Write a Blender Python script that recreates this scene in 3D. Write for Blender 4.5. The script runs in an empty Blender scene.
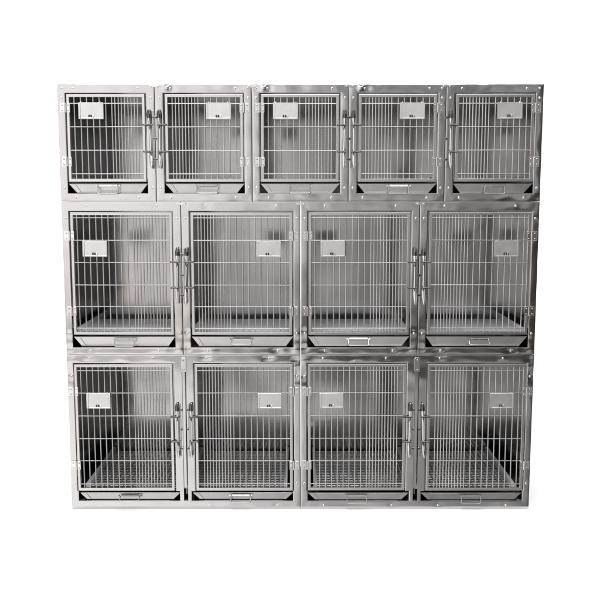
import bpy, math, random
from mathutils import Vector

random.seed(7)
scene = bpy.context.scene
COL = scene.collection
PI = math.pi
R = math.radians

# ------------------------------------------------------------------ dimensions (metres)
W = 2.456                       # whole bank, left to right
Z3, Z2, Z1 = 0.845, 1.6415, 2.2304   # tops of bottom, middle, top row
DEPTH = 0.70
MID_DEPTH = 0.60                # the middle row is shallower inside
X0 = -W / 2


# ------------------------------------------------------------------ materials
def new_mat(name):
    m = bpy.data.materials.new(name)
    m.use_nodes = True
    nt = m.node_tree
    nt.nodes.clear()
    return m, nt


def steel(name, base, r0, r1, grain=(3, 3, 260), bump=0.02, wave=0.0, wave_scale=4.0, smudge=3.0, metallic=1.0):
    """stainless steel: fine grain, smudges in the gloss, gently wavy sheet"""
    m, nt = new_mat(name)
    N, L = nt.nodes.new, nt.links.new
    out = N('ShaderNodeOutputMaterial')
    bs = N('ShaderNodeBsdfPrincipled')
    L(bs.outputs[0], out.inputs[0])
    tc = N('ShaderNodeTexCoord')
    oi = N('ShaderNodeObjectInfo')
    off = N('ShaderNodeMath'); off.operation = 'MULTIPLY'; off.inputs[1].default_value = 37.0
    L(oi.outputs['Random'], off.inputs[0])
    mp = N('ShaderNodeMapping'); mp.inputs['Scale'].default_value = grain
    L(tc.outputs['Object'], mp.inputs['Vector'])
    g = N('ShaderNodeTexNoise'); g.noise_dimensions = '4D'
    g.inputs['Scale'].default_value = 2.0; g.inputs['Detail'].default_value = 3.0
    L(mp.outputs[0], g.inputs['Vector']); L(off.outputs[0], g.inputs['W'])
    s = N('ShaderNodeTexNoise'); s.noise_dimensions = '4D'
    s.inputs['Scale'].default_value = smudge; s.inputs['Detail'].default_value = 5.0; s.inputs['Roughness'].default_value = 0.62
    L(tc.outputs['Object'], s.inputs['Vector']); L(off.outputs[0], s.inputs['W'])
    mr = N('ShaderNodeMapRange')
    mr.inputs['From Min'].default_value = 0.33; mr.inputs['From Max'].default_value = 0.68
    mr.inputs['To Min'].default_value = r0; mr.inputs['To Max'].default_value = r1
    L(s.outputs[0], mr.inputs['Value'])
    L(mr.outputs[0], bs.inputs['Roughness'])
    hs = N('ShaderNodeMix'); hs.data_type = 'RGBA'
    hs.inputs[6].default_value = (*[c * 0.90 for c in base], 1)
    hs.inputs[7].default_value = (*[min(1, c * 1.08) for c in base], 1)
    L(g.outputs[0], hs.inputs[0])
    L(hs.outputs[2], bs.inputs['Base Color'])
    bs.inputs['Metallic'].default_value = metallic
    b = N('ShaderNodeBump'); b.inputs['Strength'].default_value = bump; b.inputs['Distance'].default_value = 0.002
    L(g.outputs[0], b.inputs['Height'])
    last = b
    if wave > 0:
        wn = N('ShaderNodeTexNoise'); wn.noise_dimensions = '4D'
        wn.inputs['Scale'].default_value = wave_scale; wn.inputs['Detail'].default_value = 1.0
        L(tc.outputs['Object'], wn.inputs['Vector']); L(off.outputs[0], wn.inputs['W'])
        b2 = N('ShaderNodeBump'); b2.inputs['Strength'].default_value = 1.0; b2.inputs['Distance'].default_value = wave
        L(wn.outputs[0], b2.inputs['Height']); L(b.outputs[0], b2.inputs['Normal'])
        last = b2
    L(last.outputs[0], bs.inputs['Normal'])
    return m


def plain(name, col, rough, metallic=0.0, noise=0.0):
    m, nt = new_mat(name)
    N, L = nt.nodes.new, nt.links.new
    out = N('ShaderNodeOutputMaterial'); bs = N('ShaderNodeBsdfPrincipled')
    L(bs.outputs[0], out.inputs[0])
    bs.inputs['Base Color'].default_value = (*col, 1)
    bs.inputs['Roughness'].default_value = rough
    bs.inputs['Metallic'].default_value = metallic
    if noise:
        tc = N('ShaderNodeTexCoord'); n = N('ShaderNodeTexNoise'); n.inputs['Scale'].default_value = 30; n.inputs['Detail'].default_value = 5
        L(tc.outputs['Object'], n.inputs['Vector'])
        mx = N('ShaderNodeMix'); mx.data_type = 'RGBA'
        mx.inputs[6].default_value = (*[c * (1 - noise) for c in col], 1); mx.inputs[7].default_value = (*col, 1)
        L(n.outputs[0], mx.inputs[0]); L(mx.outputs[2], bs.inputs['Base Color'])
    return m


M_FRAME = steel('frame_steel', (0.535, 0.528, 0.526), 0.035, 0.14, grain=(4, 4, 300), bump=0.008, smudge=5.0)
M_DOOR = steel('door_steel', (0.60, 0.585, 0.575), 0.16, 0.30, grain=(40, 40, 40), bump=0.01)
M_CROSS_DIM = steel('cross_wire_steel_dimmed', (0.44, 0.435, 0.43), 0.24, 0.38, grain=(60, 60, 60), bump=0.01)  # same steel as the uprights, coloured darker to tame light from above
M_WIRE = steel('wire_steel', (0.68, 0.675, 0.67), 0.22, 0.38, grain=(60, 60, 60), bump=0.01)  # uprights coloured lighter so they look better lit than the cross wires
M_PANEL = steel('panel_steel', (0.53, 0.515, 0.505), 0.09, 0.17, grain=(3, 3, 120), bump=0.004, wave=0.009, wave_scale=2.6)
M_BACK = steel('satin_back_steel', (0.55, 0.544, 0.543), 0.12, 0.21, grain=(50, 3, 2), bump=0.004, wave=0.011, wave_scale=2.2)
M_SHADED = steel('shaded_steel', (0.19, 0.187, 0.186), 0.12, 0.24, grain=(3, 3, 120), bump=0.004, wave=0.006, wave_scale=2.6)  # steel darkened in colour to stand in for the shade inside the cages
M_FLOORPAN = steel('floor_panel_steel', (0.84, 0.845, 0.86), 0.34, 0.5, grain=(30, 200, 30), bump=0.02, metallic=0.08)
M_GRATE = steel('grate_steel', (0.62, 0.615, 0.61), 0.24, 0.42, grain=(30, 200, 30), bump=0.02)
M_TRAY = steel('tray_steel', (0.55, 0.54, 0.53), 0.2, 0.36, grain=(3, 3, 240), bump=0.015, wave=0.002, wave_scale=6)
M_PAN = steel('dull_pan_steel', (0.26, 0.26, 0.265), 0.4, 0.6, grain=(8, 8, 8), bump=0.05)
M_HANDLE = steel('handle_steel', (0.50, 0.49, 0.485), 0.14, 0.28, grain=(40, 40, 40), bump=0.01, smudge=30)
M_STRIP = steel('latch_strip_steel', (0.40, 0.39, 0.385), 0.12, 0.22, grain=(40, 40, 40), bump=0.01, smudge=20)
M_POLISH = steel('polished_steel', (0.70, 0.69, 0.68), 0.07, 0.18, grain=(40, 40, 40), bump=0.01, smudge=30)
M_PLATE = steel('plate_steel', (0.68, 0.675, 0.67), 0.32, 0.46, grain=(20, 20, 20), bump=0.01, wave=0.001, wave_scale=14)
M_DARK = plain('slot_shade', (0.035, 0.033, 0.032), 0.5)  # dark colour standing in for the shade inside the thumb slot
M_BOLT = steel('bolt_steel', (0.13, 0.128, 0.125), 0.14, 0.26, grain=(60, 60, 60), bump=0.02, smudge=40)
M_FLOOR = plain('white_floor', (0.95, 0.95, 0.95), 0.7, noise=0.02)


# ------------------------------------------------------------------ mesh collector
class MB:
    def __init__(self):
        self.v, self.f, self.sm, self.mi = [], [], [], []

    def add(self, vs, fs, smooth=False, mi=0):
        o = len(self.v)
        self.v += [tuple(p) for p in vs]
        for f in fs:
            self.f.append(tuple(i + o for i in f)); self.sm.append(smooth); self.mi.append(mi)

    def box(self, x0, x1, y0, y1, z0, z1, mi=0):
        vs = [(x, y, z) for z in (z0, z1) for y in (y0, y1) for x in (x0, x1)]
        fs = [(0, 2, 3, 1), (4, 5, 7, 6), (0, 1, 5, 4), (2, 6, 7, 3), (0, 4, 6, 2), (1, 3, 7, 5)]
        self.add(vs, fs, False, mi)

    def rbox(self, x0, x1, y0, y1, z0, z1, r, mi=0, n=3, edge=0.0008):
        """plate in the x-z plane with rounded corners and a small softened front edge (front = y0)"""
        ring = []
        for cx, cz, a0 in ((x1 - r, z1 - r, 0), (x0 + r, z1 - r, 90), (x0 + r, z0 + r, 180), (x1 - r, z0 + r, 270)):
            for k in range(n + 1):
                a = R(a0 + 90 * k / n)
                ring.append((cx, cz, math.cos(a), math.sin(a)))
        rings = []
        for (y, rr) in ((y1, r), (y0 + edge, r), (y0, r - edge)):
            rings.append([(cx + rr * c, y, cz + rr * s) for cx, cz, c, s in ring])
        k = len(ring)
        vs = [p for q in rings for p in q]
        fs = []
        for a in range(2):
            for i in range(k):
                j = (i + 1) % k
                fs.append((a * k + i, a * k + j, (a + 1) * k + j, (a + 1) * k + i))
        self.add(vs, fs, False, mi)
        self.add(rings[2], [tuple(range(k))], False, mi)
        self.add(rings[0], [tuple(reversed(range(k)))], False, mi)

    def tube(self, pts, r, n=8, closed=False, mi=0, caps=True):
        pts = [Vector(p) for p in pts]
        m = len(pts)
        tans = []
        for i in range(m):
            if closed:
                a, b = pts[(i - 1) % m], pts[(i + 1) % m]
            else:
                a, b = pts[max(0, i - 1)], pts[min(m - 1, i + 1)]
            tans.append((b - a).normalized())
        up = Vector((0, 1, 0)) if abs(tans[0].y) < 0.9 else Vector((1, 0, 0))
        vs, fs = [], []
        for i in range(m):
            t = tans[i]
            u = (up - t * up.dot(t)).normalized(); up = u
            w = t.cross(u)
            for k in range(n):
                a = 2 * PI * k / n
                vs.append(pts[i] + (u * math.cos(a) + w * math.sin(a)) * r)
        segs = m if closed else m - 1
        for i in range(segs):
            j = (i + 1) % m
            for k in range(n):
                l = (k + 1) % n
                fs.append((i * n + k, i * n + l, j * n + l, j * n + k))
        self.add(vs, fs, True, mi)
        if caps and not closed:
            self.add(vs[:n], [tuple(reversed(range(n)))], False, mi)
            self.add(vs[-n:], [tuple(range(n))], False, mi)

    def dome(self, c, r, h, n=12, rings=4, mi=0):
        """round-headed rivet facing -y"""
        vs, fs = [], []
        for k in range(rings):
            a = (PI / 2) * k / rings
            for i in range(n):
                b = 2 * PI * i / n
                vs.append((c[0] + r * math.cos(a) * math.cos(b), c[1] - h * math.sin(a), c[2] + r * math.cos(a) * math.sin(b)))
        vs.append((c[0], c[1] - h, c[2]))
        for k in range(rings - 1):
            for i in range(n):
                j = (i + 1) % n
                fs.append((k * n + i, k * n + j, (k + 1) * n + j, (k + 1) * n + i))
        t = len(vs) - 1
        for i in range(n):
            fs.append(((rings - 1) * n + i, (rings - 1) * n + (i + 1) % n, t))
        self.add(vs, fs, True, mi)

    def ball(self, c, r, n=10, mi=0):
        vs, fs = [], []
        for k in range(1, n // 2 + 1):
            a = PI * k / (n // 2 + 1)
            for i in range(n):
                b = 2 * PI * i / n
                vs.append((c[0] + r * math.sin(a) * math.cos(b), c[1] + r * math.sin(a) * math.sin(b), c[2] + r * math.cos(a)))
        m = n // 2
        for k in range(m - 1):
            for i in range(n):
                j = (i + 1) % n
                fs.append((k * n + i, (k + 1) * n + i, (k + 1) * n + j, k * n + j))
        vs += [(c[0], c[1], c[2] + r), (c[0], c[1], c[2] - r)]
        for i in range(n):
            j = (i + 1) % n
            fs.append((i, j, m * n)); fs.append(((m - 1) * n + j, (m - 1) * n + i, m * n + 1))
        self.add(vs, fs, True, mi)

    def ring_frame(self, x0, x1, z0, z1, t, y0, y1, b=0.0022):
        """mitred square-tube frame; its front corners are softened"""
        prof = [(0, y1), (0, y0 + b), (b * 0.3, y0 + b * 0.3), (b, y0), (t - b, y0), (t - b * 0.3, y0 + b * 0.3), (t, y0 + b), (t, y1)]
        k = len(prof)
        vs, fs = [], []
        for d, y in prof:
            vs += [(x0 + d, y, z0 + d), (x1 - d, y, z0 + d), (x1 - d, y, z1 - d), (x0 + d, y, z1 - d)]
        for i in range(k):
            j = (i + 1) % k
            for c in range(4):
                e = (c + 1) % 4
                fs.append((i * 4 + c, i * 4 + e, j * 4 + e, j * 4 + c))
        # each side gets its own vertices so the mitres stay crisp
        for f in fs:
            self.add([vs[i] for i in f], [(0, 1, 2, 3)], False)

    def mesh(self, name, mats):
        me = bpy.data.meshes.new(name)
        me.from_pydata(self.v, [], self.f)
        for m in mats if isinstance(mats, (list, tuple)) else [mats]:
            me.materials.append(m)
        me.polygons.foreach_set('use_smooth', self.sm)
        me.polygons.foreach_set('material_index', self.mi)
        me.update()
        return me


CACHE = {}


def cached(key, fn):
    if key not in CACHE:
        CACHE[key] = fn()
    return CACHE[key]


def obj(name, me, parent=None, loc=(0, 0, 0), rot=(0, 0, 0)):
    o = bpy.data.objects.new(name, me)
    COL.objects.link(o)
    o.location = loc
    o.rotation_euler = rot
    if parent is not None:
        o.parent = parent
    return o


def thing(name, label, cat, loc, group=None, me=None):
    o = obj(name, me, None, loc)
    o['label'] = label
    o['category'] = cat
    if group:
        o['group'] = group
    return o


# ------------------------------------------------------------------ pressed sheet front frame
def frame_mesh(w, h, openings, rivets, seed, crown=0.00045, dent=1.0, slots=(), lowdent=None, extra=()):
    """front sheet of a cage: one pressed steel face with window openings, softly crowned members and dents round the rivets"""
    rnd = random.Random(seed)
    g = 0.001
    xa, xb, za, zb = g, w - g, g, h - g
    holes = list(openings) + list(slots)
    kx = {xa, xb} | {q for o in holes for q in (o[0], o[1])}
    kz = {za, zb} | {q for o in holes for q in (o[2], o[3])}

    def fine(keys, lo, hi):
        s = set()
        for q in keys:
            for d in (-0.0042, -0.0018, -0.0007, 0, 0.0007, 0.0018, 0.0042):
                if lo - 1e-9 <= q + d <= hi + 1e-9:
                    s.add(round(q + d, 6))
        ks = sorted(keys)
        for a, b in zip(ks, ks[1:]):
            n = max(1, round((b - a) / (0.0055 if b - a < 0.14 else 0.009)))
            for i in range(1, n):
                q = a + (b - a) * i / n
                if min(abs(q - z) for z in s) > 0.0011:
                    s.add(round(q, 6))
        return sorted(s)

    xs, zs = fine(kx, xa, xb), fine(kz, za, zb)

    def solid(x, z):
        return not any(o[0] < x < o[1] and o[2] < z < o[3] for o in holes)

    dents = []
    for (rx, rz) in rivets:
        a = rnd.choice((1, 1, -0.7)) * rnd.uniform(0.25, 0.6) * 0.001 * dent
        if lowdent and lowdent(rx, rz):
            a *= 3.2
        sg = rnd.uniform(0.010, 0.017)
        el = rnd.uniform(1.2, 2.2) if (lowdent and lowdent(rx, rz) and .05 < rx < w - .05) else 1.0
        dents.append((rx + rnd.uniform(-.006, .006), rz + rnd.uniform(-.004, .004), a, sg, el))
    dents += [q + (1.0,) for q in extra]
    for (cx, cz) in ((xa + .02, za + .02), (xb - .02, za + .02), (xa + .02, zb - .02), (xb - .02, zb - .02)):
        dents.append((cx, cz, rnd.uniform(-.5, .8) * .0008 * dent, 0.014, 1.0))
    waves = [(rnd.uniform(15, 55) * rnd.choice((-1, 1)), rnd.uniform(15, 55), rnd.uniform(0, 6.3), rnd.uniform(.00008, .00020) * dent * (1 if lowdent is None else .45)) for _ in range(5)]

    def hgt(x, z):
        do = min(x - xa, xb - x, z - za, zb - z)
        dh = 9.0
        for o in openings:
            dx = max(o[0] - x, x - o[1], 0); dz = max(o[2] - z, z - o[3], 0)
            dh = min(dh, math.hypot(dx, dz))
        t = do / (do + dh + 1e-9)
        y = -crown * 4 * t * (1 - t)
        y += 0.0006 * math.exp(-max(0, min(do, dh)) / 0.0012)
        for (cx, cz, a, s, el) in dents:
            q = (((x - cx) / el) ** 2 + (z - cz) ** 2) / (2 * s * s)
            if q < 8:
                y += a * math.exp(-q)
        for (p, q, f, a) in waves:
            y += a * math.sin(p * x + q * z + f)
        return y

    mb = MB()
    idx, vs, fs = {}, [], []

    def vid(i, k):
        if (i, k) not in idx:
            idx[(i, k)] = len(vs)
            vs.append((xs[i], hgt(xs[i], zs[k]), zs[k]))
        return idx[(i, k)]

    cells = set()
    for i in range(len(xs) - 1):
        for k in range(len(zs) - 1):
            if solid((xs[i] + xs[i + 1]) / 2, (zs[k] + zs[k + 1]) / 2):
                cells.add((i, k))
    for (i, k) in cells:
        fs.append((vid(i, k), vid(i + 1, k), vid(i + 1, k + 1), vid(i, k + 1)))
    mb.add(vs, fs, True)
    T = 0.024
    for (i, k) in cells:
        for (di, dk, a, b) in ((-1, 0, (i, k + 1), (i, k)), (1, 0, (i + 1, k), (i + 1, k + 1)), (0, -1, (i, k), (i + 1, k)), (0, 1, (i + 1, k + 1), (i, k + 1))):
            if (i + di, k + dk) not in cells:
                p, q = vs[vid(*a)], vs[vid(*b)]
                mb.add([p, (p[0], T, p[2]), (q[0], T, q[2]), q], [(0, 1, 2, 3)], False)
    return mb.mesh('frame', M_FRAME), hgt


# ------------------------------------------------------------------ door and its pieces
def grille_mesh(wi, hi, hz, first, step, nw, dstep, nd, flip):
    """wire grille: wide-spaced half at the hinges, close-spaced half at the latch; local origin = inner lower corner of the door"""
    mb = MB()
    xs = [first + step * i for i in range(nw)]
    last = xs[-1]
    xs += [last + dstep * (i + 1) for i in range(nd)]
    rnd = random.Random(int(wi * 1000) + nw + (5 if flip else 0))
    for x in xs:
        x = wi - x if flip else x
        j = rnd.uniform(-.0006, .0006); j2 = rnd.uniform(-.0007, .0007)
        mb.tube([(x + j, 0.0055, -.006), (x + j * .5 + j2, 0.0055, hi * .5), (x + j2, 0.0055, hi + .006)], 0.0035, 8, caps=False)
    for z in hz:
        j = rnd.uniform(-.0008, .0008)
        mb.tube([(-.006, 0.0007, z), (wi * .5, 0.0007, z + j), (wi + .006, 0.0002, z)], 0.0027, 8, caps=False, mi=1)
    return mb.mesh('grille', [M_WIRE, M_CROSS_DIM])


def plate_mesh(flip):
    """card holder: shallow plate with folded rims, thumb slot painted as a dark patch and little clip"""
    mb = MB()
    w, h = 0.127, 0.082
    mb.rbox(0, w, -0.0085, -0.0062, 0, h, 0.003)
    e = 0.0105
    mb.rbox(0.0006, e, -0.0118, -0.0087, 0.0006, h - .0004, 0.002)          # folded side rim
    mb.rbox(e + .001, w - .0006, -0.0112, -0.0087, 0.0006, 0.0072, 0.002)   # folded bottom rim
    mb.rbox(w - 0.0075, w - .0006, -0.0112, -0.0087, 0.008, h - .0004, 0.002)
    c = w * 0.5
    mb.rbox(c - .0145, c + .0045, -0.0096, -0.0087, 0.0085, 0.0215, 0.003, mi=1)
    mb.rbox(c - .0065, c - .0032, -0.0101, -0.0090, 0.0092, 0.0185, 0.0008)
    mb.rbox(c + .0055, c + .0145, -0.0118, -0.0088, 0.0085, 0.0205, 0.003, mi=2)
    mb.tube([(e + 0.004, -.0088, h - .004), (e + .004, -.0088, h + .003), (e + .004, -.002, h + .0045)], 0.0016, 6)
    mb.tube([(w - 0.016, -.0088, h - .004), (w - .016, -.0088, h + .003), (w - .016, -.002, h + .0045)], 0.0016, 6)
    return mb.mesh('name_plate', [M_PLATE, M_DARK, M_POLISH])


def hinge_mesh(s):
    """two-leaf hinge; x=0 at the pin, the door lies towards +s"""
    mb = MB()
    H = 0.048
    def leaf(xa, xb, y):
        a, b = sorted((xa * s, xb * s))
        mb.rbox(a, b, y - .0022, y + .002, -H / 2, H / 2, 0.004)
    leaf(0.0052, 0.0215, -.0062)
    leaf(-0.0052, -0.0285, -.0035)
    mb.tube([(0, -.0068, -H / 2), (0, -.0068, H / 2)], 0.0047, 12)
    mb.tube([(0, -.0068, H / 2), (0, -.0068, H / 2 + .002)], 0.0035, 10, mi=1)
    for x, y in ((0.0138, -.0084), (-0.0175, -.0057)):
        for z in (-.0135, .0135):
            mb.tube([(x * s, y + .001, z), (x * s, y - .0007, z)], 0.0046, 10, mi=1)
            mb.dome((x * s, y - .0005, z), 0.0036, 0.0016, 10, 3, mi=0)
    return mb.mesh('hinge', [M_POLISH, M_BOLT])


def latch_base_mesh(s):
    """slim backing strip with three screwed ears on the seam side; the door lies towards s"""
    mb = MB()
    a, b = sorted((-s * .013, -s * .004))
    mb.rbox(a, b, -.0052, -.0012, -.150, .138, 0.003)
    for z in (.104, -.002, -.106):
        a, b = sorted((-s * .0215, -s * .0135))
        mb.rbox(a, b, -.0062, -.0012, z - .007, z + .007, 0.003)
        mb.tube([(-s * .0165, -.006, z), (-s * .0165, -.0095, z)], 0.0042, 8, mi=1)
        mb.tube([(-s * .0095, -.004, z), (-s * .0165, -.0078, z)], 0.0026, 6, mi=1)
    for z in (.067, -.067):
        mb.rbox(min(-s * .004, s * .010), max(-s * .004, s * .010), -.0075, -.0012, z - .010, z + .010, 0.003)
    return mb.mesh('latch', [M_STRIP, M_BOLT])


def lever_mesh():
    """long curved pull strip, standing off the stile: hooked head at the top, tapering tail"""
    mb = MB()
    st = [(.144, -.010, .003, .0), (.138, -.0145, .0060, -.001), (.120, -.0195, .0078, -.0015), (.100, -.0195, .0078, -.001), (.080, -.0165, .0064, 0),
          (.058, -.0150, .0056, .0005), (.020, -.0150, .0052, .001), (-.030, -.0152, .0052, .001), (-.066, -.0150, .0056, .0005),
          (-.090, -.0165, .0064, 0), (-.115, -.0205, .0068, .001), (-.138, -.0235, .0058, .003), (-.152, -.0240, .0030, .0045)]
    vs, fs = [], []
    t = 0.0026
    for (z, y, hw, dx) in st:
        c = 0.0016                                     # a little crown across the strip
        hw *= 1.35
        vs += [(dx - hw, y + c, z), (dx, y, z), (dx + hw, y + c, z), (dx + hw, y + c + t, z), (dx, y + t, z), (dx - hw, y + c + t, z)]
    for i in range(len(st) - 1):
        fs = []
        for k in range(6):
            l = (k + 1) % 6
            fs.append((i * 6 + k, i * 6 + l, (i + 1) * 6 + l, (i + 1) * 6 + k))
        mb.add(vs, fs, True, 1 if i < 3 else 0)
    mb.add(vs[:6], [(5, 4, 3, 2, 1, 0)]); mb.add(vs[-6:], [(0, 1, 2, 3, 4, 5)])
    return mb.mesh('lever', [M_POLISH, M_BOLT])


def bolt_mesh(s):
    """locking pin that reaches from the lever across the door edge"""
    mb = MB()
    y = -.0135
    mb.tube([(-s * .008, y, 0), (s * .036, y, 0)], 0.0036, 10)
    mb.ball((s * .037, y, 0), 0.0047)
    mb.tube([(s * .005, y, 0), (s * .013, y, 0)], 0.0060, 12, mi=0)
    mb.tube([(s * .020, y, 0), (s * .024, y, 0)], 0.0052, 12, mi=0)
    mb.tube([(s * .003, y, 0), (s * .003, y - .001, -.012), (s * .006, y + .002, -.020)], 0.0034, 8)
    mb.ball((s * .006, y + .002, -.021), 0.0042)
    mb.tube([(-s * .001, y, .002), (-s * .001, y + .002, .012)], 0.003, 8)
    return mb.mesh('bolt', M_BOLT)


def rivet_mesh():
    mb = MB()
    mb.dome((0, 0, 0), 0.0062, 0.0030)
    mb.tube([(0, 0.002, 0), (0, -.0004, 0)], 0.0072, 14)
    return mb.mesh('rivet', M_POLISH)


def tray_mesh(w, h, yt=0.010, yb=0.020):
    """slide-out pan: trapezoid front with a rolled top edge and sloping sides; x=0 centre, z=0 bottom"""
    mb = MB()
    a, b = w / 2, w / 2 - 0.036
    def front(y, sx):
        return [(-b * sx, y + yb - yt, 0), (b * sx, y + yb - yt, 0), (a * sx, y, h), (-a * sx, y, h)]
    f = front(yt, 1.0); k = front(yt + .0016, 1.0)
    mb.add(f, [(0, 1, 2, 3)]); mb.add(k, [(3, 2, 1, 0)])
    for i in range(4):
        j = (i + 1) % 4
        mb.add([f[i], k[i], k[j], f[j]], [(0, 1, 2, 3)])
    # folded wing plates on the front's ends
    for s in (-1, 1):
        p = [(s * (a - .001), yt - .003, h - .001), (s * (a - .030), yt - .003, h - .001), (s * (b - .022), yb - .004, .002), (s * (b - .0005), yb - .004, .002)]
        q = [(x, y + .0022, z) for x, y, z in p]
        o = (0, 1, 2, 3) if s < 0 else (3, 2, 1, 0)
        mb.add(p, [o]); mb.add(q, [tuple(reversed(o))])
        for i in range(4):
            j = (i + 1) % 4
            mb.add([p[i], p[j], q[j], q[i]], [(0, 1, 2, 3)])
    # pan
    D = 0.53
    for s in (-1, 1):
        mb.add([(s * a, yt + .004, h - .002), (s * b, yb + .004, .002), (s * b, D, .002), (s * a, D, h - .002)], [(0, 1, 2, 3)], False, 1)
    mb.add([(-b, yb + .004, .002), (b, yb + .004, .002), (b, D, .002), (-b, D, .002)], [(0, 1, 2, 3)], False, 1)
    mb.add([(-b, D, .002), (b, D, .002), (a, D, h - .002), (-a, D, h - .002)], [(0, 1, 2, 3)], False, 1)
    mb.tube([(-a, yt + .001, h), (a, yt + .001, h)], 0.0026, 8)
    return mb.mesh('tray', [M_TRAY, M_PAN])


def handle_mesh(w=0.104, h=0.040):
    """drop handle: bent wire loop under a flat hanger strip; z=0 at the hanger"""
    mb = MB()
    r = 0.008
    pts = []
    for cx, cz, a0 in ((w / 2 - r, -r, 0), (-w / 2 + r, -r, 90), (-w / 2 + r, -h + r, 180), (w / 2 - r, -h + r, 270)):
        for k in range(5):
            a = R(a0 + 90 * k / 4)
            pts.append((cx + r * math.cos(a), 0, cz + r * math.sin(a)))
    mb.tube(pts, 0.0028, 8, closed=True)
    mb.rbox(-w / 2 + .004, w / 2 - .004, -.0045, .0035, -.0055, .0055, 0.002)
    for s in (-1, 1):
        mb.tube([(s * (w / 2 + .006), .002, 0), (s * (w / 2 + .006), -.0015, 0)], 0.0042, 8)
    return mb.mesh('handle', M_HANDLE)


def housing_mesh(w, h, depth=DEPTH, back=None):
    """closed box behind the front: sides and base darkened for inner shade, bright back, roof"""
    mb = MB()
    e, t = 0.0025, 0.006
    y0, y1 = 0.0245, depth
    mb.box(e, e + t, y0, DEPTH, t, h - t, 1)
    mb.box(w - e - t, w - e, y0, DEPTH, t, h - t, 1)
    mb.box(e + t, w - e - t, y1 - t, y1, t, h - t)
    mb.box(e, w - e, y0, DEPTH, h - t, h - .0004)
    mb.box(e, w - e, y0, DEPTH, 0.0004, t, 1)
    return mb.mesh('housing', [back or M_BACK, M_SHADED])


def floor_panel_mesh(x0, x1, mesh_type):
    """raised cage floor with bright side lips; z=0 at its upper face"""
    mb = MB()
    ya, yb = 0.030, (MID_DEPTH - .115 if mesh_type == 'plate' else DEPTH - 0.045)
    yr = MID_DEPTH - .012 if mesh_type == 'plate' else yb + .02
    if mesh_type == 'plate':
        mb.box(x0, x1, ya, yb, -.004, 0)
        mb.tube([(x0, ya, -.001), (x1, ya, -.001)], 0.003, 8)
    else:
        n = int((yb - ya) / 0.027)
        for i in range(n + 1):
            y = ya + (yb - ya) * i / n
            mb.tube([(x0, y, -.0045), (x1, y, -.0055)], 0.0030, 6, caps=False)
        m = int((x1 - x0) / 0.024)
        for i in range(1, m):
            x = x0 + (x1 - x0) * i / m
            mb.tube([(x, ya, 0), (x, yb, 0)], 0.0026, 6, caps=False)
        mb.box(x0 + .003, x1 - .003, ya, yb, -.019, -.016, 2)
    for x in (x0, x1):
        s = 1 if x == x0 else -1
        a, b = sorted((x - s * .021, x - s * .002))
        mb.box(a, b, ya, yr, -.012, .018, 1)
    return mb.mesh('floor_panel', [M_FLOORPAN if mesh_type == 'plate' else M_GRATE, M_FLOORPAN, M_PAN])


# ------------------------------------------------------------------ one compartment's door, latch, tray
SPEC = {
    'top': dict(hz=[.1008 * 0 + 1.7832, 1.9009, 2.0183, 2.1343], dz=(1.7432, 2.1812), tz=(1.6834, 1.7305), z0=Z2,
                hinge=(2.113, 1.844), latch=1.961, plate=(0.108, 2.0565), grid=(.022, .0317, 7, .0163, 8)),
    'mid': dict(hz=[.9844, 1.0994, 1.2121, 1.3292, 1.444, 1.560], dz=(0.9515, 1.5892), tz=(0.8824, 0.936), z0=Z3,
                hinge=(1.467, 1.076), latch=1.265, plate=(0.103, 1.3605), grid=(.017, .0322, 10, .0163, 10)),
    'low': dict(hz=[.1407, .2692, .3908, .5147, .6384, .7595], dz=(0.1045, 0.7943), tz=(0.0459, 0.083), z0=0.0,
                hinge=(0.648, 0.246), latch=0.444, plate=(0.100, .557), grid=(.017, .0312, 10, .0160, 10)),
}


def add_door(root, sp, x0, x1, hinge_left, latch_x, stile_pin, key):
    """door between x0 and x1 (root's own x); hinge side, latch on the stile at latch_x"""
    zb = sp['z0']
    d0, d1 = sp['dz'][0] - zb, sp['dz'][1] - zb
    w, h, t = x1 - x0, d1 - d0, 0.0158
    def dm():
        mb = MB()
        mb.ring_frame(0, w, 0, h, t, -.0045, .0125)
        return mb.mesh('door', M_DOOR)
    door = obj('door', cached(('door', round(w, 4), round(h, 4)), dm), root, (x0 + random.uniform(-.0016, .0016), random.uniform(-.0015, .001), d0 + random.uniform(-.0012, .0008)), (0, R(random.uniform(-.12, .12)), 0))
    wi, hi = w - 2 * t, h - 2 * t
    hz = [z - zb - d0 - t for z in sp['hz']]
    f, st, nw, ds, nd = sp['grid']
    obj('grille', cached(('grille', key, hinge_left, round(wi, 4)), lambda: grille_mesh(wi, hi, hz, f, st, nw, ds, nd, not hinge_left)), door, (t, 0, t))
    pw = 0.127
    px = sp['plate'][0] if hinge_left else None
    lx = (px - (x0 if key != 'low' else stile_pin) if hinge_left else None)
    # plate offset is measured from the cage's hinge-side edge, passed in as stile_pin
    if hinge_left:
        lx = stile_pin + sp['plate'][0] - x0
    else:
        lx = stile_pin - sp['plate'][0] - pw - x0
    obj('name_plate', cached(('plate', hinge_left), lambda: plate_mesh(hinge_left)), door, (lx + random.uniform(-.0015, .0015), -.0005, sp['plate'][1] - zb - d0), (0, R(random.uniform(-.8, .8)), 0))
    s = 1 if hinge_left else -1
    for z in sp['hinge']:
        obj('hinge', cached(('hinge', s), lambda: hinge_mesh(s)), door, ((-.003 if hinge_left else w + .003), 0, z - zb - d0))
    s = -1 if hinge_left else 1
    lt = obj('latch', cached(('latch', s), lambda: latch_base_mesh(s)), root, (latch_x, -.0006, sp['latch'] - zb))
    obj('lever', cached('lever', lever_mesh), lt, (s * .0035, 0, 0), (0, R(random.uniform(-1.6, 3.4)), 0))
    for z in (.067, -.067):
        obj('bolt', cached(('bolt', s), lambda: bolt_mesh(s)), lt, (0, 0, z))


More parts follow.
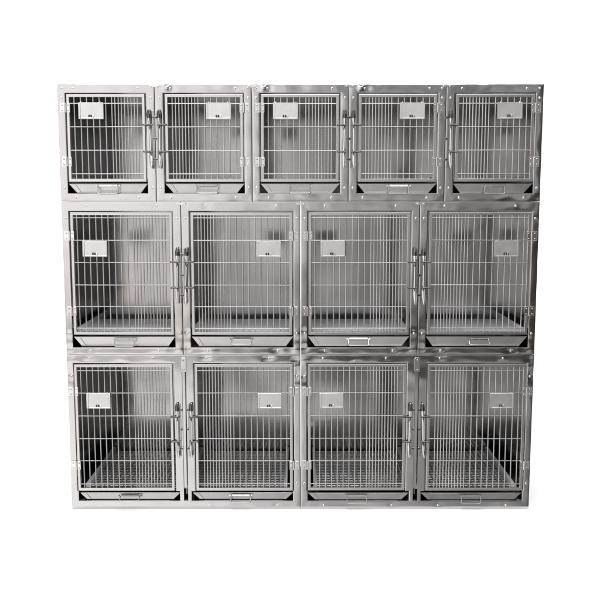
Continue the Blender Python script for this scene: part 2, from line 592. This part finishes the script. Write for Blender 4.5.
def add_tray(root, sp, x0, x1, tilt, dx=0.0):
    zb = sp['z0']
    h = sp['tz'][1] - sp['tz'][0] - .003
    w = x1 - x0 - .006
    t = obj('tray', cached(('tray', round(w, 4), round(h, 4)), lambda: tray_mesh(w, h, *((.0175, .0145) if zb == 0 else (.010, .020)))), root, ((x0 + x1) / 2, random.uniform(-.001, .006), sp['tz'][0] - zb + .003))
    obj('handle', cached('handle', handle_mesh), t, (dx, -.002, h - .008), (R(-tilt), 0, 0))


def add_rivets(fr, rivets, hgt):
    me = cached('rivet', rivet_mesh)
    for (x, z) in rivets:
        obj('rivet', me, fr, (x, hgt(x, z) - .0002, z))


def build_cage(kind, x, w, h, hinge_left, label, group, seed, tilt, name):
    sp = SPEC[kind]
    zb = sp['z0']
    root = thing(name, label, 'cage', (x, 0, zb), group)
    hs, ls = (0.039, 0.043) if kind == 'top' else (0.036, 0.041)      # hinge / latch stile widths
    xl, xr = (hs, w - ls) if hinge_left else (ls, w - hs)
    ot = sp['dz'][1] - zb + .0055
    ob = sp['tz'][0] - zb
    if kind == 'top':
        rx = [.078, w - .086]
        rz = [.07, h - .068]
    else:
        rx = [.125, w - .125]
        rz = [.112, h - .085]
    rivets = [(q, h - .021) for q in rx] + [(q + random.uniform(-.006, .006), .020) for q in rx]
    rivets += [(.021, z) for z in rz] + [(w - .021, z) for z in rz]
    if kind == 'top':
        rivets += [(.022, h - .020)] if hinge_left else [(w - .022, h - .020)]
    low = (lambda px, pz: pz < .13) if kind == 'mid' else None
    extra = []
    if kind == 'top' and seed in (101, 102, 103):                     # pillowed sheet round the first rivet of the top rail
        extra = [(rx[0] - .018, h - .019, -.0036, .0095), (rx[0] + .014, h - .022, .0020, .010)]
    if kind == 'mid':
        extra = [(.022, .03, .0014, .016), (w - .022, .03, -.0014, .016), (w * .5, .018, .0006, .03)]
        extra += [(q + .03, .019, -.0009, .014) for q in rx]
        if seed == 201:                                               # bowed stiles beside the middle seam
            extra += [(w - .02, .485, -.0026, .075), (w - .02, .13, -.0012, .05)]
        if seed == 202:
            extra += [(.02, .485, -.0026, .075), (.02, .14, .0014, .05)]
    me, hgt = frame_mesh(w, h, [(xl, xr, ob, ot)], rivets, seed, crown=.0004 if kind == 'top' else .00014, dent=1.0 if kind == 'top' else 1.1, lowdent=low, extra=extra)
    fr = obj('front_frame', me, root)
    add_rivets(fr, rivets, hgt)
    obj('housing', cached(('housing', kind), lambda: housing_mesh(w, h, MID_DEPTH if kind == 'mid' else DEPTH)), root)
    g = .0065
    lx = w - ls * .47 if hinge_left else ls * .47
    add_door(root, sp, xl + g, xr - g, hinge_left, lx, 0 if hinge_left else w, kind)
    add_tray(root, sp, xl + .002, xr - .002, tilt, random.uniform(-.01, .014))
    ins = .066 if kind == 'mid' else .03
    obj('floor_panel', cached(('floor', kind), lambda: floor_panel_mesh(ins, w - ins, 'plate' if kind == 'mid' else 'wire')), root, (0, 0, sp['dz'][0] - zb + .010))
    return root


# ------------------------------------------------------------------ the bank
cw = W / 5
top_labels = [
    'small steel cage at the left end of the top row, dark inside with left-side hinges',
    'small steel cage second from the left in the top row, hinged on its right side',
    'small steel cage in the very middle of the five-cage top row',
    'small steel cage fourth from the left in the top row, beside the right end one',
    'small steel cage at the right end of the top row, grey and dark inside',
]
for i, hl in enumerate((True, False, True, False, False)):
    build_cage('top', X0 + cw * i, cw, Z1 - Z2, hl, top_labels[i], 'small cages of the top row', 100 + i, (14, 22, 20, 12, 8)[i], 'small_cage')

mw = W / 4
mid_labels = [
    'medium steel cage at the left end of the middle row with the brightest frame',
    'medium steel cage second from the left in the middle row, hinged on its right',
    'medium steel cage third from the left in the middle row, hinged on its left',
    'medium steel cage at the right end of the middle row with the darkest frame',
]
for i, hl in enumerate((True, False, True, False)):
    build_cage('mid', X0 + mw * i, mw, Z2 - Z3, hl, mid_labels[i], 'medium cages of the middle row', 200 + i, (26, 55, 40, 48)[i], 'medium_cage')


def build_double(x, w, h, label, seed, tilts):
    """bottom row: two doors and two trays in one wide front, a lift-out divider between them"""
    sp = SPEC['low']
    root = thing('double_kennel', label, 'kennel', (x, 0, 0), 'double kennels of the bottom row')
    m = w / 2
    hs, c = 0.033, 0.052
    ot, ob, dm = sp['dz'][1] + .0055, sp['tz'][0], sp['dz'][0] - .004
    bays = [(hs, m - c), (m + c, w - hs)]
    ops = [(a, b, dm, ot) for a, b in bays]
    tr = [(hs + .006, m - c + .020), (m + c - .020, w - hs - .006)]
    ops += [(a, b, ob, dm + .0001) for a, b in tr]
    slot = (m - .0115, m + .0115, ob + .001, h - .052)
    rivets = []
    for ox in (0, m):
        rivets += [(ox + .118, h - .020), (ox + m - .165, h - .020), (ox + .125, .021), (ox + m - .125, .021)]
    for z in (h - .118, .142):
        rivets += [(.020, z), (w - .020, z)]
    rivets += [(.018, .142 + .1)] * 0
    me, hgt = frame_mesh(w, h, ops, rivets, seed, crown=.00014, dent=1.0, slots=[slot], lowdent=lambda px, pz: pz > h - .14,
                         extra=[(.024, h - .03, -.0015, .016), (w - .024, h - .03, .0015, .016), (.02, h - .10, .0012, .02), (w - .02, h - .10, .0012, .02), (m - .16 * 2, h - .02, -.0008, .02)])
    fr = obj('front_frame', me, root)
    add_rivets(fr, rivets, hgt)
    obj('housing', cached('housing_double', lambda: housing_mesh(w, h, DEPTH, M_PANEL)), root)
    g = .0055
    add_door(root, sp, bays[0][0] + g, bays[0][1] - g, True, bays[0][1] + .020, 0, 'low')
    add_door(root, sp, bays[1][0] + g, bays[1][1] - g, False, bays[1][0] - .020, w, 'low')
    for (a, b), t in zip(tr, tilts):
        add_tray(root, sp, a, b, t, random.uniform(-.012, .012))
    me = cached('floor_low', lambda: floor_panel_mesh(.092, m - .020, 'wire'))
    me2 = cached('floor_low2', lambda: floor_panel_mesh(m + .020, w - .092, 'wire'))
    for q in (me, me2):
        obj('floor_panel', q, root, (0, 0, sp['dz'][0] + .010))
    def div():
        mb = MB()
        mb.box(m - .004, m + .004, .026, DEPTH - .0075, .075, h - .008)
        return mb.mesh('divider_panel', M_SHADED)
    dv = obj('divider_panel', cached('divider', div), root)
    def strip():
        mb = MB()
        mb.rbox(m - .0095, m + .0055, -.0005, .020, .118, h - .054, 0.002)
        return mb.mesh('divider_strip', M_FRAME)
    obj('divider_strip', cached('strip', strip), dv)
    def clip():
        mb = MB()
        mb.rbox(m - .015, m + .013, -.0075, -.001, h - .092, h - .016, 0.007)
        for z in (h - .028, h - .080):
            mb.tube([(m - .001, -.007, z), (m - .001, -.0092, z)], 0.0052, 10, mi=1)
            mb.dome((m - .001, -.009, z), 0.004, .0018, 10, 3)
        return mb.mesh('divider_clip', [M_POLISH, M_BOLT])
    obj('divider_clip', cached('clip', clip), dv)
    return root


build_double(X0, W / 2, Z3, 'double-door kennel at the left of the bottom row, brighter frame', 301, (62, 30))
build_double(0.0, W / 2, Z3, 'double-door kennel at the right of the bottom row, darker frame', 302, (22, 18))


# small plates that tie neighbouring cages together across a seam
def tie_mesh():
    mb = MB()
    mb.rbox(-.024, .024, -.0032, -.0004, -.006, .006, 0.005)
    for x in (-.015, .015):
        mb.dome((x, -.0030, 0), .0038, .0018, 10, 3)
    return mb.mesh('joining_plate', M_POLISH)


tie = tie_mesh()
names = ['first', 'second', 'third', 'fourth', 'fifth']
for i in range(1, 5):
    thing('joining_plate', 'small steel plate across the seam of the %s and %s top row cages' % (names[i - 1], names[i]), 'joining plate',
          (X0 + cw * i, -.0012, Z1 - .0105), 'joining plates across cage seams', tie)
for i in range(1, 4):
    thing('joining_plate', 'small steel plate across the seam of the %s and %s middle row cages' % (names[i - 1], names[i]), 'joining plate',
          (X0 + mw * i, -.0012, Z2 - .0105), 'joining plates across cage seams', tie)

# ------------------------------------------------------------------ the white floor
mb = MB()
mb.add([(-8, -0.035, 0), (8, -0.035, 0), (8, 9, 0), (-8, 9, 0)], [(0, 1, 2, 3)])
fl = obj('floor', mb.mesh('floor', M_FLOOR))
fl['kind'] = 'structure'

# ------------------------------------------------------------------ light: white studio all round, soft light from the front left
world = bpy.data.worlds.new('World')
scene.world = world
world.use_nodes = True
nt = world.node_tree
nt.nodes.clear()
N, L = nt.nodes.new, nt.links.new


def math_node(op, a, b=None, c=None, clamp=False):
    n = N('ShaderNodeMath'); n.operation = op; n.use_clamp = clamp
    for i, q in enumerate((a, b, c)):
        if q is None:
            continue
        if isinstance(q, (int, float)):
            n.inputs[i].default_value = q
        else:
            L(q, n.inputs[i])
    return n.outputs[0]


def ramp(fac, stops):
    n = N('ShaderNodeValToRGB')
    cr = n.color_ramp
    cr.interpolation = 'EASE'
    cr.elements[0].position = stops[0][0]; cr.elements[0].color = (*stops[0][1], 1)
    cr.elements[1].position = stops[-1][0]; cr.elements[1].color = (*stops[-1][1], 1)
    for p, c in stops[1:-1]:
        e = cr.elements.new(p); e.color = (*c, 1)
    L(fac, n.inputs[0])
    return n.outputs[0]


tc = N('ShaderNodeTexCoord')
sep = N('ShaderNodeSeparateXYZ')
L(tc.outputs['Generated'], sep.inputs[0])
X, Y, Z = sep.outputs
az = math_node('ARCTAN2', X, math_node('MULTIPLY', Y, -1.0))
az = math_node('MULTIPLY', az, 180 / PI)                     # degrees, 0 = straight out in front of the cages, + = right
el = math_node('MULTIPLY', math_node('ARCSINE', Z), 180 / PI)
azn = math_node('ADD', math_node('DIVIDE', az, 120.0), 0.5, clamp=True)    # -60..60 degrees
eln = math_node('ADD', math_node('DIVIDE', el, 60.0), 0.5, clamp=True)     # -30..30 degrees
A = lambda d: d / 120 + .5
E_ = lambda d: d / 60 + .5
H = ramp(azn, [(A(-60), (.40, .40, .40)), (A(-30), (.9, .88, .87)), (A(-15), (.92, .885, .88)), (A(-8), (.83, .805, .80)), (A(-1), (.54, .525, .52)),
               (A(7), (.32, .316, .313)), (A(13), (.25, .246, .243)), (A(15.6), (.27, .265, .262)), (A(16.9), (.10, .10, .10)), (A(22), (.045, .045, .045)), (A(40), (.12, .12, .12)), (A(60), (.4, .4, .4))])
K = ramp(azn, [(A(-16), (.38,) * 3), (A(-10), (.45,) * 3), (A(-5), (.52,) * 3), (A(-1.8), (.75,) * 3), (A(.5), (.94,) * 3), (A(10), (.92,) * 3), (A(16), (.88,) * 3)])
KR = ramp(azn, [(A(10.5), (0,) * 3), (A(14.6), (.9,) * 3), (A(16), (.95,) * 3)])
# slightly ragged horizon: furniture-height darkness of the room in front
nz = N('ShaderNodeTexNoise'); nz.inputs['Scale'].default_value = 9.0; nz.inputs['Detail'].default_value = 2.0
mp = N('ShaderNodeMapping'); mp.inputs['Scale'].default_value = (1.0, 1.0, 2.5)
L(tc.outputs['Generated'], mp.inputs[0]); L(mp.outputs[0], nz.inputs['Vector'])
eln2 = math_node('ADD', eln, math_node('MULTIPLY', math_node('SUBTRACT', nz.outputs[0], 0.5), 0.018))
V = ramp(eln2, [(E_(-12.9), (0,) * 3), (E_(-12.2), (1,) * 3), (E_(-9.2), (1,) * 3), (E_(-8.3), (.62,) * 3), (E_(-6.0), (.52,) * 3), (E_(-4.5), (.2,) * 3), (E_(-2), (0,) * 3)])
VR = ramp(eln2, [(E_(-12.9), (0,) * 3), (E_(-12.2), (1,) * 3), (E_(-2.2), (1,) * 3), (E_(-.8), (0,) * 3)])
dk = math_node('MAXIMUM', math_node('MULTIPLY', V, K), math_node('MULTIPLY', VR, KR))
fr = N('ShaderNodeMix'); fr.data_type = 'RGBA'
sm = N('ShaderNodeMapping'); sm.inputs['Scale'].default_value = (11.0, 11.0, 1.2)
L(tc.outputs['Generated'], sm.inputs[0])
sn = N('ShaderNodeTexNoise'); sn.inputs['Scale'].default_value = 2.2; sn.inputs['Detail'].default_value = 3.0; sn.inputs['Roughness'].default_value = 0.6
L(sm.outputs[0], sn.inputs['Vector'])
sr = N('ShaderNodeMapRange'); sr.inputs['From Min'].default_value = .36; sr.inputs['From Max'].default_value = .64; sr.inputs['To Min'].default_value = .62; sr.inputs['To Max'].default_value = 1.3
L(sn.outputs[0], sr.inputs['Value'])
# streaks added for sharper reflections show from straight ahead to the right; the left is an open bright window
sf = N('ShaderNodeMapRange'); sf.inputs['From Min'].default_value = -9; sf.inputs['From Max'].default_value = 1
L(az, sf.inputs['Value'])
sx = N('ShaderNodeMix'); sx.data_type = 'FLOAT'; sx.inputs[2].default_value = 1.0
L(sf.outputs[0], sx.inputs[0]); L(sr.outputs[0], sx.inputs[3])
hs = N('ShaderNodeVectorMath'); hs.operation = 'SCALE'; L(H, hs.inputs[0]); L(sx.outputs[0], hs.inputs['Scale'])
L(dk, fr.inputs[0]); L(hs.outputs[0], fr.inputs[6]); fr.inputs[7].default_value = (.040, .033, .029, 1)
# warm patch added behind the camera for warm reflections in the steel
wa = math_node('DIVIDE', math_node('ADD', az, 11.5), 3.2)
we = math_node('DIVIDE', math_node('ADD', el, 6.8), 1.5)
wq = math_node('POWER', 2.718, math_node('MULTIPLY', math_node('ADD', math_node('MULTIPLY', wa, wa), math_node('MULTIPLY', we, we)), -1.0))
wm = N('ShaderNodeMix'); wm.data_type = 'RGBA'
L(math_node('MULTIPLY', wq, .8), wm.inputs[0]); L(fr.outputs[2], wm.inputs[6]); wm.inputs[7].default_value = (1.05, .86, .74, 1)
boost = N('ShaderNodeVectorMath'); boost.operation = 'SCALE'; boost.inputs['Scale'].default_value = 1.65
L(wm.outputs[2], boost.inputs[0])
# overhead and behind: plain white
up = N('ShaderNodeMapRange'); up.inputs['From Min'].default_value = 12; up.inputs['From Max'].default_value = 40; up.interpolation_type = 'SMOOTHSTEP'
L(el, up.inputs['Value'])
m1 = N('ShaderNodeMix'); m1.data_type = 'RGBA'; L(up.outputs[0], m1.inputs[0]); L(boost.outputs[0], m1.inputs[6]); m1.inputs[7].default_value = (.75, .75, .75, 1)
bk = N('ShaderNodeMapRange'); bk.inputs['From Min'].default_value = -0.12; bk.inputs['From Max'].default_value = 0.05; bk.interpolation_type = 'SMOOTHSTEP'
L(Y, bk.inputs['Value'])
m2 = N('ShaderNodeMix'); m2.data_type = 'RGBA'; L(bk.outputs[0], m2.inputs[0]); L(m1.outputs[2], m2.inputs[6]); m2.inputs[7].default_value = (1.7, 1.7, 1.7, 1)
bg = N('ShaderNodeBackground'); L(m2.outputs[2], bg.inputs[0]); bg.inputs[1].default_value = 1.0
wo = N('ShaderNodeOutputWorld'); L(bg.outputs[0], wo.inputs[0])


def area(name, loc, target, sx, sy, watts, col=(1, 1, 1)):
    d = bpy.data.lights.new(name, 'AREA')
    d.shape = 'RECTANGLE'; d.size = sx; d.size_y = sy; d.energy = watts; d.color = col
    o = bpy.data.objects.new(name, d)
    COL.objects.link(o)
    o.location = loc
    o.rotation_euler = (Vector(target) - Vector(loc)).to_track_quat('-Z', 'Y').to_euler()
    return o


area('floor_whitener', (-0.3, -1.3, 5.2), (0, -0.4, 0.0), 5.0, 1.6, 190)  # added unseen lamp that whitens the floor

area('glint_strip', (-0.3, -5.0, 4.3), (0, 0, 2.0), 4.5, 0.5, 22)  # added unseen lamp for bright crescents on dents and glints on rivets

# ------------------------------------------------------------------ camera
cam = bpy.data.cameras.new('camera')
cam.sensor_width = 36
cam.lens = 823.0 / 600 * 36
cam.shift_x = -0.5 / 600
cam.clip_end = 100
co = bpy.data.objects.new('camera', cam)
COL.objects.link(co)
co.location = (0, -4.25, 1.6757)
co.rotation_euler = (R(90 - 7.27), 0, 0)
scene.camera = co

scene.view_settings.view_transform = 'Standard'
scene.view_settings.look = 'None'
scene.view_settings.exposure = 0
scene.view_settings.gamma = 1
scene.render.engine = 'CYCLES'
scene.cycles.max_bounces = 12
scene.cycles.glossy_bounces = 8
scene.cycles.use_denoising = True
